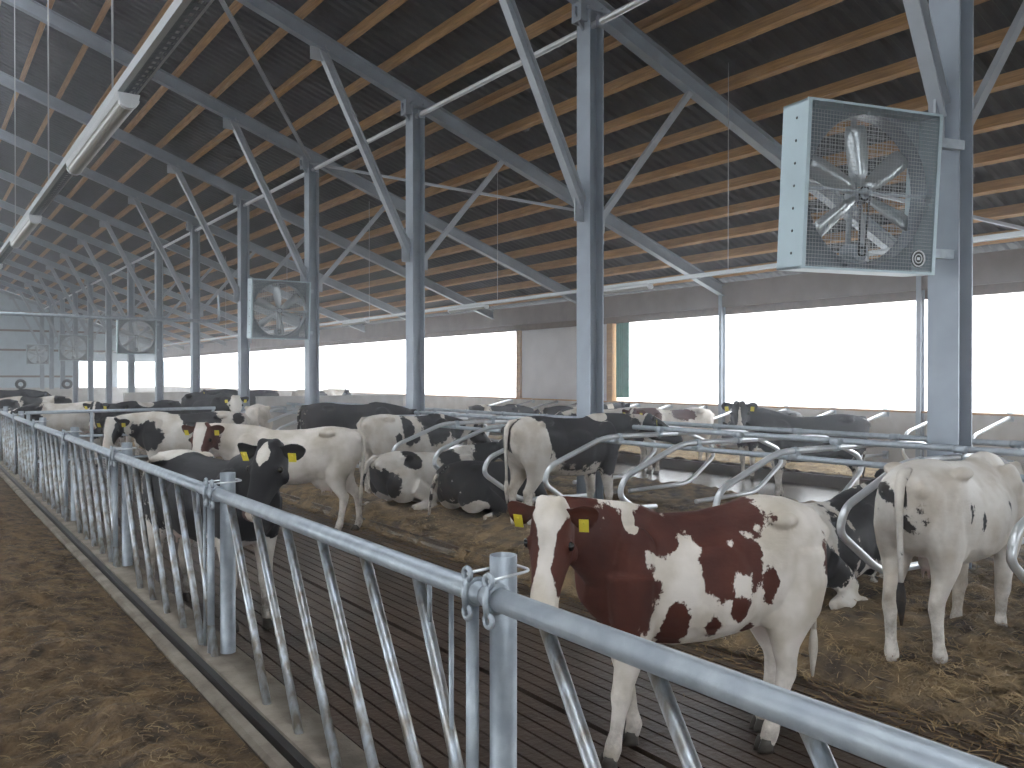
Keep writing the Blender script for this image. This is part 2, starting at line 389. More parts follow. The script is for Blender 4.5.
# ------------------------------------------------------------------ roof
rf = MB()
def roofside(sg):
    prof = []; y = Y0; per = .22
    while y < Y1+.2:
        prof += [(y, 0), (y+.07, 0), (y+.11, .045), (y+.18, .045)]; y += per
    xs = (0.9, 16.9)
    vs = []
    for (yy, dz) in prof:
        for X in xs: vs.append((sg*X, yy, zr(X)+.485+dz))
    fs = [(2*i, 2*i+1, 2*i+3, 2*i+2) for i in range(len(prof)-1)]
    rf.add(vs, fs)
roofside(1); roofside(-1)  # left slope is unseen, added for its shading
struct('ceiling', rf, M['roof'], 'dark corrugated roof sheeting seen from below')
# purlins
px = [14.25+.8*k for k in range(1, 3)] + [14.25-.8*k for k in range(0, 17)]
px = sorted(px, reverse=True)
sl = math.atan(.357)
for i, X in enumerate(px):
    z = zr(X)+.285
    prof = []
    for a, h in ((-.05,0),(.05,0),(.05,.185),(-.05,.185)):
        prof.append((a*math.cos(sl)+h*math.sin(sl), -a*math.sin(sl)+h*math.cos(sl)))
    # side axis of the sweep is +x for a sweep along +y
    pb = MB().prism((X, Y0+.1, z),(X, Y1-.1, z), prof)
    wear = 'next above the eave' if i == 0 else f'{ORD[i]} counting up from the eave'
    tag(pb.build('roof_purlin', M['wood']), f'brown sawn timber purlin under the dark roof, {wear}', 'purlin', 'timber purlins under the roof')

# frames
def frame_name(n): return f'{ORD[n]} frame counting away from the near fan' if n else 'frame that carries the near fan'
raft = col = brl = brr = None
YF = [4+5*n for n in range(-1, 14)]
for i, yy in enumerate(YF):
    n_ = i-1
    where = 'nearest, outside the view' if n_ < 0 else ('beside the big near fan' if n_ == 0 else f'{ORD[n_]} beyond the near fan column')
    # column
    if i == 0:
        col = empty('steel_column', (XC, yy, 0))
        MB().ibeam((0,0,.0),(0,0,7.05), .28, .25, up=(1,0,0), tf=.018, tw=.012).build('shaft', M['steel'], col)
        MB().box((-.2,-.2,.0),(.2,.2,.22)).build('footing', M['conc'], col)
        h = MB().box((-.16,-.14,6.98),(.20,.14,7.02)); h.prism((-.13,-.02,6.72),(-.13,.02,6.72),[(0,0),(0,.30),(-.16,.30),(-.16,.2)],up=(0,0,1))
        h.box((-.24,-.10,6.82),(-.13,-.075,7.12)); h.box((-.24,.075,6.82),(-.13,.10,7.12)); h.box((-.25,-.10,6.82),(-.235,.10,7.12))
        h.build('head_bracket', M['steel'], col)
        MB().box((-.02,-.20,6.76),(.10,-.14,6.90)).build('tube_bracket', M['steel'], col)
        c = col
    else: c = copy_tree(col)
    c.location = (XC, yy, 0); tag(c, f'grey steel H section column, {where}', 'column', 'steel columns in the stall row')
    if i == 0:
        raft = empty('steel_rafter', (XC, yy, 0))
        MB().ibeam((-XC,0,zr(0)+.13),(XW-XC-.02,0,zr(XW)+.13), .16, .26, up=(0,0,1), tf=.014).build('beam', M['steel'], raft)
        c = raft
    else: c = copy_tree(raft)
    c.location = (XC, yy, 0); tag(c, f'grey steel rafter sloping over the column {where}', 'rafter', 'steel rafters')
    if i == 0:
        brl = empty('column_strut', (XC, yy, 0))
        MB().ibeam((-.14,0,4.30),(-1.85,0,zr(XC-1.85)+.02), .13, .14, up=(1,0,0), tf=.012).build('strut', M['brace'], brl)
        MB().box((-.28,-.012,4.10),(-.12,.012,4.55)).build('gusset_plate', M['brace'], brl); MB().box((-2.05,-.012,zr(XC-1.9)-.22),(-1.70,.012,zr(XC-1.9)+.0)).build('gusset_plate', M['brace'], brl)
        c = brl
    else: c = copy_tree(brl)
    c.location = (XC, yy, 0); tag(c, f'pale steel strut leaning left from the column {where}', 'strut', 'struts leaning left from the columns')
    if i == 0:
        brr = empty('column_strut', (XC, yy, 0))
        MB().beam((.14,0,4.12),(2.0,0,zr(XC+2.0)+.02), .07, .09, up=(1,0,0)).build('strut', M['brace'], brr)
        MB().box((.12,-.01,3.98),(.26,.01,4.30)).build('gusset_plate', M['brace'], brr)
        c = brr
    else: c = copy_tree(brr)
    c.location = (XC, yy, 0); tag(c, f'thin steel strut leaning right from the column {where}', 'strut', 'thin struts leaning right from the columns')
for o in (col, raft, brl, brr):   # the frame behind the camera carries the roof too
    pass
# tube tying the column heads
tag(MB().tube([(XC+.03, -3, 6.83),(XC+.03, Y1-.3, 6.83)], .045, 12).build('head_tube', M['tie']), 'bright round tube running from column head to column head', 'tube')
def rb(X): return zr(X)-.02
for (a, b_, lb) in (((7.7,19),(11.8,14),'thin flat roof brace reaching down to the second column beyond the fan'),
                    ((7.7,19),(4.0,14),'thin roof brace climbing left above the long light rail'),
                    ((12.2,9),(16.2,5.4),'pale roof brace right of the near fan')):
    tag(MB().beam((a[0],a[1],rb(a[0])),(b_[0],b_[1],rb(b_[0])), .07,.05).build('roof_brace', M['brace']), lb, 'brace')
tag(MB().tube([(-1.5, 20.2, 3.27),(5.9, 20.2, 3.27)], .04).tube([(5.9,20.2,3.27),(5.9,20.2,3.9)],.03).build('cross_pipe', M['galv']), 'long grey pipe crossing over the alley toward the second fan', 'pipe')

# ------------------------------------------------------------------ light rails
def light_rail(X, Z, ya, yb, fix, wires, lbl, lflabels, grp):
    t = empty('light_rail', (X, ya, Z))
    L = yb-ya
    b = MB(); b.box((-.05,0,-.004),(-.022,L,.0)); b.box((-.052,0,-.004),(-.047,L,.05)); b.box((.047,0,-.004),(.052,L,.05)); b.box((.040,0,-.004),(.05,L,.0))
    b.build('cable_tray', M['tray'], t)
    b = MB(); yy = 0.0
    for xx in (-.022,-.002,.022,.036): b.box((xx,0,-.003),(xx+.006,L,-.001))
    while yy < min(L, 22):
        b.box((-.022,yy,-.003),(.042,yy+.035,-.001)); yy += .075
    b.box((-.046,0,.046),(.046,L,.048))
    b.build('slotted_base', M['steel'], t)
    c = MB()
    c.tube([(-.015, .0, .018),(-.015, L, .018)], .012, 6); c.tube([(.018, .0, .016),(.018, L, .016)], .009, 6)
    c.build('cable', M['white'], t)
    for wy in wires:
        MB().tube([(0, wy-ya, .0),(0, wy-ya, zr(X)+.4-Z)], .006, 6).build('suspension_wire', M['wire'], t)
    tag(t, lbl, 'cable tray')
    for (fy, l), lb in zip(fix, lflabels):
        f = empty('tube_light', (X, fy, Z-.012))
        MB().prism((0,0,0),(0,l,0),[(-.05,-.035),(.05,-.035),(.057,0.0),(-.057,0.0)]).build('housing', M['white'], f)
        pr = [(.049*math.cos(a), -.035+.045*math.sin(a)) for a in [math.pi+math.pi*k/10 for k in range(11)]]
        MB().prism((0,.03,0),(0,l-.03,0), pr).build('lamp_cover', M['lens'], f)
        for (ea, eb) in ((-.012,.03),(l-.03,l+.012)): MB().prism((0,ea,0),(0,eb,0),[(a*1.06,b_*1.03) for a, b_ in pr]).build('end_cap', M['white'], f)
        tag(f, lb, 'light', grp)
XL = .97
light_rail(XL, 3.50, 2.2, 60, [(4.95,1.85),(9.15,1.85),(13.3,2.0),(17.6,2.0)], [5.4+2.8*k for k in range(0,12)],
    'long galvanised cable tray hanging above the feed fence at upper left',
    ['closest hanging tube light at upper left','second tube light at the left edge, farther down the same rail','third tube light down the left rail','fourth tube light down the left rail'], 'tube lights on the left rail')
light_rail(9.9, 3.50, -1, 60, [(10.05,1.5),(14.9,1.5),(20.6,1.5),(27,1.5)], [8.44,14.5,20.5,26.5,33],
    'straight light rail under the roof over the second alley',
    ['white tube light right of the second column beyond the fan','white tube light left of the second column beyond the fan','small tube light left of the third column','farthest small tube light on the right rail'], 'tube lights over the second alley')

# ------------------------------------------------------------------ fans
def make_fan():
    t = empty('barn_fan')
    W = .67; D = .33       # half width, depth; front face at y = 0, box extends to +y
    h = MB()
    th = .02
    h.box((-W,0,-W),(-W+th,D,W)); h.box((W-th,0,-W),(W,D,W)); h.box((-W,0,W-th),(W,D,W)); h.box((-W,0,-W),(W,D,-W+th))
    # folded front edges
    for s in (-1,1):
        h.box((s*W-.015 if s<0 else W-.02,-.006,-W),(-W+.02 if s<0 else W+.015-.0,.01,W))
        h.box((-W,-.006, s*W-.0 if s<0 else W-.02),(W,.01, -W+.02 if s<0 else W))
    h.build('housing', M['fanbox'], t)
    # rear panel with round orifice
    r0 = .60; n = 48; vs = []; fs = []; yb = D-.12
    for k in range(n):
        a = 2*math.pi*k/n; ca, sa = math.cos(a), math.sin(a); sc = (W-.02)/max(abs(ca), abs(sa))
        vs += [(ca*r0, yb, sa*r0), (ca*sc, yb, sa*sc), (ca*(r0+.012), .06, sa*(r0+.012)), (ca*sc, yb+.006, sa*sc), (ca*r0, yb+.006, sa*r0)]
    for k in range(n):
        a, b_ = 5*k, 5*((k+1) % n)
        fs += [(a, a+1, b_+1, b_), (a+2, a, b_, b_+2), (a+4, b_+4, b_+3, a+3)]
    MB().add(vs, fs, True).build('orifice_panel', M['motor'], t)  # darker grey puts the shade inside the housing into the colour
    # guards
    def guard(y, r=.0018, st=.030):
        g = MB(); k = -W+.03
        while k < W-.02:
            g.tube([(k,y,-W+.01),(k,y,W-.01)], r, 4, False); g.tube([(-W+.01,y+.004,k),(W-.01,y+.004,k)], r, 4, False); k += st
        return g
    guard(.006).build('guard_grille', M['wire'], t)
    guard(D-.01, .002, .05).build('rear_grille', M['wire'], t)
    MB().tube([(-W+.02,.05,-.02),(W-.02,.05,-.02)], .012, 8).tube([(0,.27,-W+.02),(0,.27,W-.02)], .022, 8).build('support_bar', M['galv'], t)
    hub = MB().tube([(0,.10,-.02),(0,.28,-.02)], .055, 16); hub.tube([(0,.04,-.02),(0,.10,-.02)], .025, 12)
    hub = hub.build('hub', M['galv'], t)
    for k in range(6):
        a = R(90+60*k+8); ca, sa = math.cos(a), math.sin(a); bl = MB()
        vs = []; prof = [(.06,.035,30),(.18,.07,34),(.34,.085,28),(.50,.09,22),(.565,.075,18)]
        for (rr, hw, tw) in prof:
            for sgn, off in ((-1,0),(0,-.012),(1,0)):
                dy = sgn*hw*math.sin(R(tw)); dt = sgn*hw*math.cos(R(tw))
                vs.append((rr*ca - dt*sa, .16+dy+off, -.02+rr*sa + dt*ca))
        m_ = len(vs); vs += [(x, y+.006, z) for x, y, z in vs]
        fs = []
        for q in range(4):
            for j in range(2):
                a0 = q*3+j; fs += [(a0,a0+1,a0+4,a0+3), (m_+a0, m_+a0+3, m_+a0+4, m_+a0+1)]
            fs += [(q*3, q*3+3, m_+q*3+3, m_+q*3), (q*3+2, m_+q*3+2, m_+q*3+5, q*3+5)]
        fs += [(12,13,m_+13,m_+12),(13,14,m_+14,m_+13),(0,m_,m_+1,1),(1,m_+1,m_+2,2)]
        bl.add(vs, fs, True).build('blade', M['blade_al'], t)
    mt = MB().tube([(.0,.12,-.50),(.0,.29,-.50)], .075, 16); mt.box((-.1,.15,-.62),(.1,.29,-.57)); mt.build('motor', M['motor'], t)
    bt = MB()
    for s in (-1,1): bt.beam((s*.05,.10,-.02),(s*.03,.10,-.50), .008,.012,up=(0,1,0))
    bt.torus((0,.10,-.02),.055,.008,(0,1,0)); bt.torus((0,.10,-.50),.035,.008,(0,1,0)); bt.build('drive_belt', M['black'], t)
    bd = MB().tube([(.50,.000,-.54),(.50,-.004,-.54)], .075, 28).build('badge', M['black'], t)
    MB().torus((.50,-.006,-.54),.064,.006,(0,1,0),n=28,m=6).torus((.50,-.006,-.54),.036,.005,(0,1,0),n=24,m=6).box((.485,-.008,-.552),(.515,-.004,-.528)).build('badge_ring', M['white'], bd)
    for k in range(7): MB().ball((-W-.001,.15,.54-.18*k), (.006,.012,.012), 8, 6).build('bolt', M['black'], t)
    bk = MB().box((W,.10,W-.25),(W+.12,.16,W-.17)).box((W,.10,-W+.12),(W+.12,.16,-W+.20)); bk.build('mounting_bracket', M['galv'], t)
    return t
fan = make_fan()
def place_fan(o, x, y, z, yaw, tilt, lb, s=1):
    o.location = (x, y, z); o.rotation_euler = (tilt, 0, yaw); o.scale = (s,s,s)
    tag(o, lb, 'fan', 'square barn fans on the columns')
place_fan(fan, 6.446, 3.977, 3.495, R(-15.6), R(3.7), 'large square galvanised fan with wire grille on the nearest column')
for k, (yy, lb) in enumerate(((19,'dark square fan left of the third column beyond the near fan'),(34,'mid-distance square fan with white catching blades, right of two smaller ones'),
                (49,'small far fan between the mid-distance one and the farthest one'),(64,'farthest tiny fan near the gable wall'))):
    place_fan(copy_tree(fan), 6.88, yy-.22, 3.50, R(-2), R(4), lb)

for zz in (-.50, .46): MB().box((.67,.20,zz),(1.16,.28,zz+.08)).build('mounting_arm', M['galv'], fan)
# ------------------------------------------------------------------ partition walls across the second alley
def cross_wall(x0, x1, y, z, lb):
    o = MB().box((x0,y-.09,0),(x1,y+.09,z)); o.box((x0-.01,y-.11,z),(x1+.01,y+.11,z+.03))
    tag(o.build('partition_wall', M['wallc']), lb, 'wall')
cross_wall(8.0, 12.6, 23.8, 1.40, 'low cream concrete partition left of the second column beyond the fan')
cross_wall(7.2, 9.8, 38, 1.32, 'short pinkish cream partition farther left behind the cows')
cross_wall(-1, 9.5, 58, 1.25, 'long low pale partition in front of the gable wall')
def tyre(x, y, z, lb):
    t = MB().torus((0,0,0), .215,.088,(0,1,0), 28, 10).build('tyre', M['tire']); t.location = (x,y,z)
    MB().torus((0,0,0), .13,.015,(0,1,0), 24, 6).build('rim', M['white'], t)
    tag(t, lb, 'tyre', 'tyres on the far partition')
tyre(5.35, 58.0, 1.585, 'black tyre at far left on the pale partition')
tyre(7.82, 58.0, 1.585, 'black tyre on the pale partition, right of the other tyre')

# ------------------------------------------------------------------ feed fence
ZR = 1.275; ZB = .30; PS = 2.89; PY0 = 2.17; rr = .036
posts = [PY0+PS*k for k in range(-1, 20)]
def bar_top_to_bottom(b, y, n=10):
    b.tube([(0, y, ZR-.02),(0, y-.30, ZR-.45),(0, y-.62, ZB)], .0215, n)
def make_panel():
    t = empty('feed_fence_panel', (XF, 0, 0))
    MB().tube([(0, .03, ZR),(0, PS-.0, ZR)], rr, 18).build('top_rail', M['galv'], t)
    for k in range(6):
        y = .47+.43*k+.08*(k>5)
        b = MB()
        yb = max(y-.60, .03)
        b.tube([(0, y, ZR-.02),(0, yb, ZB)], .0215, 12)
        b.build('slanted_bar', M['galv_bar'], t)
    MB().tube([(0,.11,ZR-.02),(0,.11,ZB)], .021, 12).build('end_bar', M['galv'], t)
    MB().tube([(0,.24,ZR-.02),(0,.24,ZB+.02)], .009, 8).build('guard_rod', M['galv'], t)
    MB().tube([(0,.385,ZR-.02),(0,.385,ZR-.165)], .009, 8).build('guard_rod', M['galv'], t)
    return t
def make_post():
    t = empty('fence_post', (XF+.085, 0, 0))
    MB().pipe((0,.06,.0),(0,.06,1.385), .044, .004, 28).build('tube', M['galv'], t)
    MB().tube([(-.085,-.09,ZR),(-.085,.09,ZR)], .0335, 16).build('rail_sleeve', M['galv'], t)
    for dy in (-.035, .085):
        c = MB()
        for (z, sg) in ((ZR+.060,1),(ZR-.060,-1)):
            c.torus((-.12,dy,z), .019,.009,(1,0,0),14,8)
        c.torus((-.085,dy,ZR), .040,.008,(0,1,0),20,8)
        c.tube([(-.125,dy,ZR-.045),(-.132,dy,ZR),(-.125,dy,ZR+.045)], [(.011,.011)]*3, 8)
        c.build('clamp', M['galv'], t)
    u = MB().tube(smooth_path([(-.12,-.035,ZR+.060),(.07,-.0,ZR+.063),(.07,.12,ZR+.063),(-.12,.085,ZR+.062)], .04), .005, 8)
    u.build('u_bolt', M['tie'], t)
    return t
panel = make_panel(); post = make_post()
bars_word = ['nearest, at the lower right corner','right behind the nearest full post']
for k, y in enumerate(posts):
    p = post if k == 0 else copy_tree(post)
    p.location = (XF+.085, y, 0)
    lb = ['galvanised fence post just beyond the right edge of the view','big open topped galvanised fence post in front of the red and white cow',
          'open topped fence post in front of the black cow with white blaze'] + [f'{ORD[q+1]} fence post counting away from the one at the black cow' for q in range(0, 19)]
    tag(p, lb[k], 'fence post', 'galvanised feed fence posts')
for k, y in enumerate(posts[:-1]):
    p = panel if k == 0 else copy_tree(panel)
    p.location = (XF, y, 0)
    lb = 'closest slanted bar fence panel, crossing in front of the red and white cow' if k == 0 else ('fence panel between the big near post and the next post' if k == 1 else f'{ORD[k-1]} slanted bar fence panel counting away beyond the second post')
    tag(p, lb, 'fence panel', 'slanted bar feed fence panels')

# gate across the alley
g = empty('alley_gate', (XF+.1, 16.2, 0))
MB().tube([(0,0,1.37),(3.1,0,1.39)], .03, 10).build('top_rail', M['galv'], g)
for zz in (.95,.55): MB().tube([(0,0,zz),(3.1,0,zz)], .022, 8).build('lower_rail', M['galv'], g)
for xx in (.04, 1.0, 2.0, 3.06): MB().tube([(xx,0,.0),(xx,0,1.38)], .028, 8).build('upright', M['galv'], g)
tag(g, 'grey tubular gate crossing the alley behind the left cows', 'gate')

# ------------------------------------------------------------------ cubicle dividers
def make_divider():
    t = empty('stall_divider', (XC, 0, 0))
    for sg in (-1, 1):
        def P(dx, z): return (sg*dx, 0, z)
        loop = smooth_path([P(0,1.27),P(1.18,1.27),P(1.98,.98),P(2.06,.80),P(1.50,.43),P(.35,.40)], .16, 8)
        MB().tube(loop, .030, 12).build('tube_loop', M['tie'], t)
    for dx, zz in ((-.95,1.22),(.75,1.33),(-.3,1.33)):
        MB().tube([(dx,-.05,zz),(dx,.05,zz)],.036,12).tube([(dx-.03,0,1.27),(dx+.03,0,1.27)],.037,12).build('clamp', M['galv'], t)
    return t
dv = make_divider()
DY = [2.55+1.205*k for k in range(0, 15)]
for k, y in enumerate(DY):
    d = dv if k == 0 else copy_tree(dv)
    d.location = (XC, y, 0)
    tag(d, 'galvanised tube stall divider cut by the right edge, beside the white cow' if k == 0 else f'{ORD[k]} galvanised looped stall divider counting left from the white cow at the right', 'stall divider', 'looped stall dividers')
tag(MB().tube([(XC-.95, 1.2, 1.205),(XC-.95, 20, 1.205)], .028, 10).build('neck_rail', M['galv']), 'lower galvanised neck rail over the near stalls', 'rail', 'long rails over the near stalls')
tag(MB().tube([(XC+.75, .6, 1.33),(XC+.75, 20, 1.33)], .030, 10).build('neck_rail', M['galv']), 'neck rail over the far half of the stall row', 'rail', 'long rails over the near stalls')
tag(MB().tube([(XC-.22, .6, 1.33),(XC-.22, 20, 1.33)], .030, 10).build('neck_rail', M['galv']), 'middle rail in front of the steel columns', 'rail', 'long rails over the near stalls')
# wall stall dividers
wd = empty('wall_divider', (XW, 0, 0))
MB().tube(smooth_path([(-.02,0,1.24),(-1.35,0,.95),(-1.52,0,.62),(-1.25,0,.40),(-.02,0,.38)], .14, 7), .032, 12).build('tube_loop', M['tie'], wd)
MB().box((-.03,-.06,1.16),(-.001,.06,1.32)).build('wall_plate', M['galv'], wd); MB().box((-.03,-.06,.30),(-.001,.06,.46)).build('wall_plate', M['galv'], wd)
for k in range(16):
    d = wd if k == 0 else copy_tree(wd)
    d.location = (XW, 4.95+1.205*k, 0)
    tag(d, f'{ORD[k]} short divider on the wall under the openings, counting from the right', 'stall divider', 'wall mounted stall dividers')

# ------------------------------------------------------------------ haze volume inside the barn, added to imitate veiling lens glare
hm = bpy.data.materials.new('glare haze'); hm.use_nodes = True; t_ = hm.node_tree; t_.nodes.clear()
oo = t_.nodes.new('ShaderNodeOutputMaterial'); vs_ = t_.nodes.new('ShaderNodeVolumeScatter')
vs_.inputs['Color'].default_value = (.93,.95,1.0,1); vs_.inputs['Density'].default_value = HAZE; vs_.inputs['Anisotropy'].default_value = .85
t_.links.new(vs_.outputs[0], oo.inputs['Volume'])
hz_ = MB().box((-16.2, Y0+.1, -.34),(XW+.3, Y1-.2, 9.7)).build('glare_haze', hm); tag(hz_, 'thin haze filling the whole barn, added to imitate lens glare', 'haze', kind='stuff')
#COWS
# ------------------------------------------------------------------ cows
def loft(b, secs, n=28):
    """secs: list of (centre, side axis*halfwidth, up axis*halfheight, top squeeze, power)"""
    vs = []; m = len(secs)
    for (c, sx, uz, sq, pw) in secs:
        for k in range(n):
            a = 2*math.pi*k/n; ca, sa = math.cos(a), math.sin(a)
            x = math.copysign(abs(ca)**pw, ca); z = math.copysign(abs(sa)**pw, sa)
            if z > 0: x *= 1 - sq*z*z
            vs.append(Vector(c) + Vector(sx)*x + Vector(uz)*z)
    fs = [(i*n+k, i*n+(k+1) % n, (i+1)*n+(k+1) % n, (i+1)*n+k) for i in range(m-1) for k in range(n)]
    fs += [tuple(range(n-1,-1,-1)), tuple((m-1)*n+k for k in range(n))]
    b.add(vs, fs, True)
TRUNK = [  # x, z top, z bottom, half width, squeeze, power
 (-.90,1.215,1.02,.10,.0,.85), (-.86,1.265,.90,.165,.05,.8), (-.78,1.30,.79,.215,.08,.8), (-.66,1.325,.73,.25,.08,.8), (-.52,1.34,.70,.275,.08,.8),
 (-.40,1.335,.655,.282,.20,.85), (-.22,1.31,.615,.285,.34,.95), (-.02,1.295,.59,.30,.38,.95), (.18,1.29,.585,.295,.42,.95), (.36,1.305,.60,.265,.50,.95),
 (.50,1.325,.64,.235,.60,.95), (.62,1.31,.69,.205,.60,.95), (.72,1.25,.76,.165,.5,1), (.80,1.15,.84,.11,.3,1)]
def bez(p0, p1, p2, n):
    return [Vector(p0)*(1-t)**2 + Vector(p1)*2*t*(1-t) + Vector(p2)*t*t for t in [i/n for i in range(n+1)]]
def make_cow(spec):
    lie = spec.get('lie', False); vox = spec.get('vox', .02); fat = spec.get('fat', 1.0)
    b = MB(); dz = -.545 if lie else 0
    secs = []
    for (x, zt, zb, hw, sq, pw) in TRUNK:
        zt += spec.get('rump', 0)*min(1, max(0, (-.05-x)/.35))*(1 if x > -.7 else .6)
        if lie: zb = max(zb, .575); hw *= 1.12
        zc = (zt+zb)/2 + dz
        secs.append(((x,0,zc),(0,hw*fat,0),(0,0,(zt-zb)/2), sq, pw))
    loft(b, secs)
    for s in (-1, 1):   # hip bones, pin bones, shoulder
        b.ball((-.50, s*.215, 1.262+dz), (.11,.060,.045)); b.ball((-.85, s*.11, 1.17+dz), (.07,.05,.06))
        b.ball((.50, s*.165, 1.0+dz), (.17,.09,.26)); b.ball((-.02, s*.20, .92+dz), (.36,.125*fat,.25))
    # head frame
    hp = Vector(spec.get('head', (1.22, 0, 1.38))); yaw, pit = R(spec.get('yaw', 0)), R(spec.get('pitch', -38))
    hx = Vector((math.cos(yaw)*math.cos(pit), math.sin(yaw)*math.cos(pit), math.sin(pit)))
    hy = Vector((-math.sin(yaw), math.cos(yaw), 0)); rl = R(spec.get('roll', 0))
    hz = hx.cross(hy); hy, hz = hy*math.cos(rl)+hz*math.sin(rl), hz*math.cos(rl)-hy*math.sin(rl)
    HS = [(-.05,.070,.06,-.05),(0,.105,.092,-.045),(.06,.122,.122,-.072),(.13,.124,.142,-.09),(.20,.118,.138,-.094),(.28,.096,.116,-.085),(.36,.080,.094,-.074),
          (.43,.076,.080,-.066),(.48,.084,.076,-.064),(.52,.082,.068,-.066),(.545,.062,.050,-.070),(.552,.030,.028,-.072)]
    hs = spec.get('hs', 1.0)
    if 'twist' in spec:
        ax = Vector((math.cos(R(spec['twist'][0])), math.sin(R(spec['twist'][0])), 0)); q_ = Matrix.Rotation(R(spec['twist'][1]), 3, ax)
        hx, hy, hz = q_ @ hx, q_ @ hy, q_ @ hz
    P = lambda s, y, z: hp + hx*s*hs + hy*y*hs + hz*z*hs
    loft(b, [(P(s,0,z), hy*w_*hs, hz*h*hs, .12 if s < .3 else .0, .92) for (s, w_, h, z) in HS], 24)
    for s in (-1, 1):
        b.ball(P(.175, s*.105, -.035), .034); b.ball(P(.17,s*.09,-.155),(.06,.03,.06)); b.ball(P(.50, s*.050, -.052), .030)
        b.ball(P(-.005, s*.05, .005), .045)
    b.ball(P(.46,0,-.115), (.07,.045,.03), rot=Matrix((hx,hy,hz)).transposed())
    # neck
    base = Vector((.40,0,1.02+dz)); nk = P(.02,0,-.085)
    mid = Vector((.86, hp.y*.30, (1.16+dz)*.55+nk.z*.45)); 
    pts = bez(base, mid, nk, 9); rs = [(.17,.31),(.155,.30),(.14,.275),(.125,.245),(.115,.215),(.105,.19),(.098,.165),(.092,.145),(.088,.125),(.082,.11)]
    raw = list(pts)
    for i in range(9):
        t = (raw[i+1]-raw[max(i-1,0)]).normalized()
        sd = Vector((0,0,1)).cross(t).normalized() if i < 8 else hy
        if i >= 5: sd = (sd*(1-(i-5)/4)+hy*((i-5)/4)).normalized()
        u = t.cross(sd).normalized()
        pts[i] = (raw[i], sd*rs[i][0], u*rs[i][1], .25, .95)
    e = nk + hx*.03; pts[9] = (e, hy*.075, hz*.10, .1, .95)
    loft(b, pts, 20)
    hoofs = []
    lt_ = spec.get('thick', 1.14)
    def leg(ch):
        b.tube([c[0] for c in ch], [(c[1][0]*lt_, c[1][1]*lt_) for c in ch], 14)
    def hoof(p, yawh=0):
        hoofs.append((Vector(p), yawh))
    L = spec.get('legs', (0,0,0,0))
    if not lie:
        for i, s in ((0,1),(1,-1)):
            d = L[i]
            leg([((.52,s*.15,1.00),(.11,.15)),((.52,s*.165,.84),(.095,.125)),((.50+d*.1,s*.155,.68),(.078,.10)),((.50+d*.3,s*.145,.54),(.058,.070)),((.505+d*.5,s*.138,.42),(.048,.052)),
                 ((.51+d*.55,s*.135,.36),(.050,.053)),((.50+d*.7,s*.133,.29),(.037,.038)),((.50+d*.85,s*.132,.18),(.031,.034)),((.50+d,s*.132,.105),(.040,.044)),((.515+d,s*.132,.065),(.037,.040)),((.53+d,s*.132,.035),(.035,.036))])
            hoof((.535+d, s*.132, 0))
        for i, s in ((2,1),(3,-1)):
            d = L[i]
            leg([((-.62,s*.12,1.08),(.12,.20)),((-.62,s*.145,.92),(.105,.195)),((-.60,s*.155,.78),(.092,.165)),((-.62+d*.2,s*.15,.66),(.070,.115)),((-.67+d*.4,s*.14,.56),(.050,.075)),
                 ((-.73+d*.6,s*.130,.47),(.042,.056)),((-.745+d*.65,s*.128,.41),(.042,.054)),((-.735+d*.75,s*.127,.32),(.032,.040)),((-.725+d*.9,s*.127,.19),(.030,.036)),
                 ((-.715+d,s*.127,.11),(.041,.045)),((-.70+d,s*.127,.07),(.038,.042)),((-.68+d,s*.127,.035),(.036,.038))])
            b.ball((-.785+d*.6, s*.128, .465), (.030,.024,.045)); b.ball((-.44, s*.165, .80), (.12,.07,.13))
            hoof((-.67+d, s*.127, 0))
        if spec.get('udder', .6) > .3:
            u = spec.get('udder', .6); b.ball((-.47,0,.66), (.17*u+.04,.12*u+.02,.13*u))
            for (ux, uy) in ((-.40,.05),(-.40,-.05),(-.52,.05),(-.52,-.05)): b.tube([(ux,uy*u*1.2,.64-.05*u),(ux,uy*u*1.2,.585-.09*u)], .014, 8)
    else:
        for s in (-1,1):
            o_ = .06 if s > 0 else 0
            b.ball((-.56, s*.24, .36), (.27,.13,.25)); b.ball((.48,s*.20,.34),(.16,.10,.24))
            leg([((-.46,s*.32,.34),(.10,.12)),((-.24+o_,s*.36,.20),(.075,.09)),((-.16+o_,s*.375,.13),(.06,.06))])
            leg([((-.18+o_,s*.375,.12),(.055,.055)),((-.36+o_,s*.41,.09),(.045,.05)),((-.54+o_,s*.43,.065),(.040,.042))])
            leg([((-.54+o_,s*.43,.06),(.038,.038)),((-.38+o_,s*.455,.045),(.032,.034)),((-.22+o_,s*.46,.045),(.040,.040)),((-.11+o_,s*.455,.04),(.036,.034))])
            leg([((.52,s*.18,.42),(.09,.11)),((.66,s*.20,.24),(.065,.075)),((.79,s*.20,.10),(.052,.055))])
            leg([((.79,s*.20,.09),(.045,.05)),((.66,s*.225,.06),(.036,.038)),((.54,s*.235,.05),(.034,.036)),((.44,s*.24,.045),(.040,.038))])
    # tail head blends into the rump
    tl = spec.get('tail', (0, 0)); 
    me = b.mesh('cow_shape', M['bw']); ob = bpy.data.objects.new('tmp', me); C.objects.link(ob)
    m = ob.modifiers.new('r','REMESH'); m.mode = 'VOXEL'; m.voxel_size = vox; m.use_smooth_shade = True
    m = ob.modifiers.new('s','SMOOTH'); m.factor = .5; m.iterations = max(2, int(.10/vox))
    dg = bpy.context.evaluated_depsgraph_get(); body = bpy.data.meshes.new_from_object(ob.evaluated_get(dg)); bpy.data.objects.remove(ob)
    nb = len(body.vertices); co = np.empty(nb*3); body.vertices.foreach_get('co', co); co = co.reshape(-1,3)
    # ---- extra thin pieces of the same body: ears, tail, hooves
    x = MB(); kinds = []
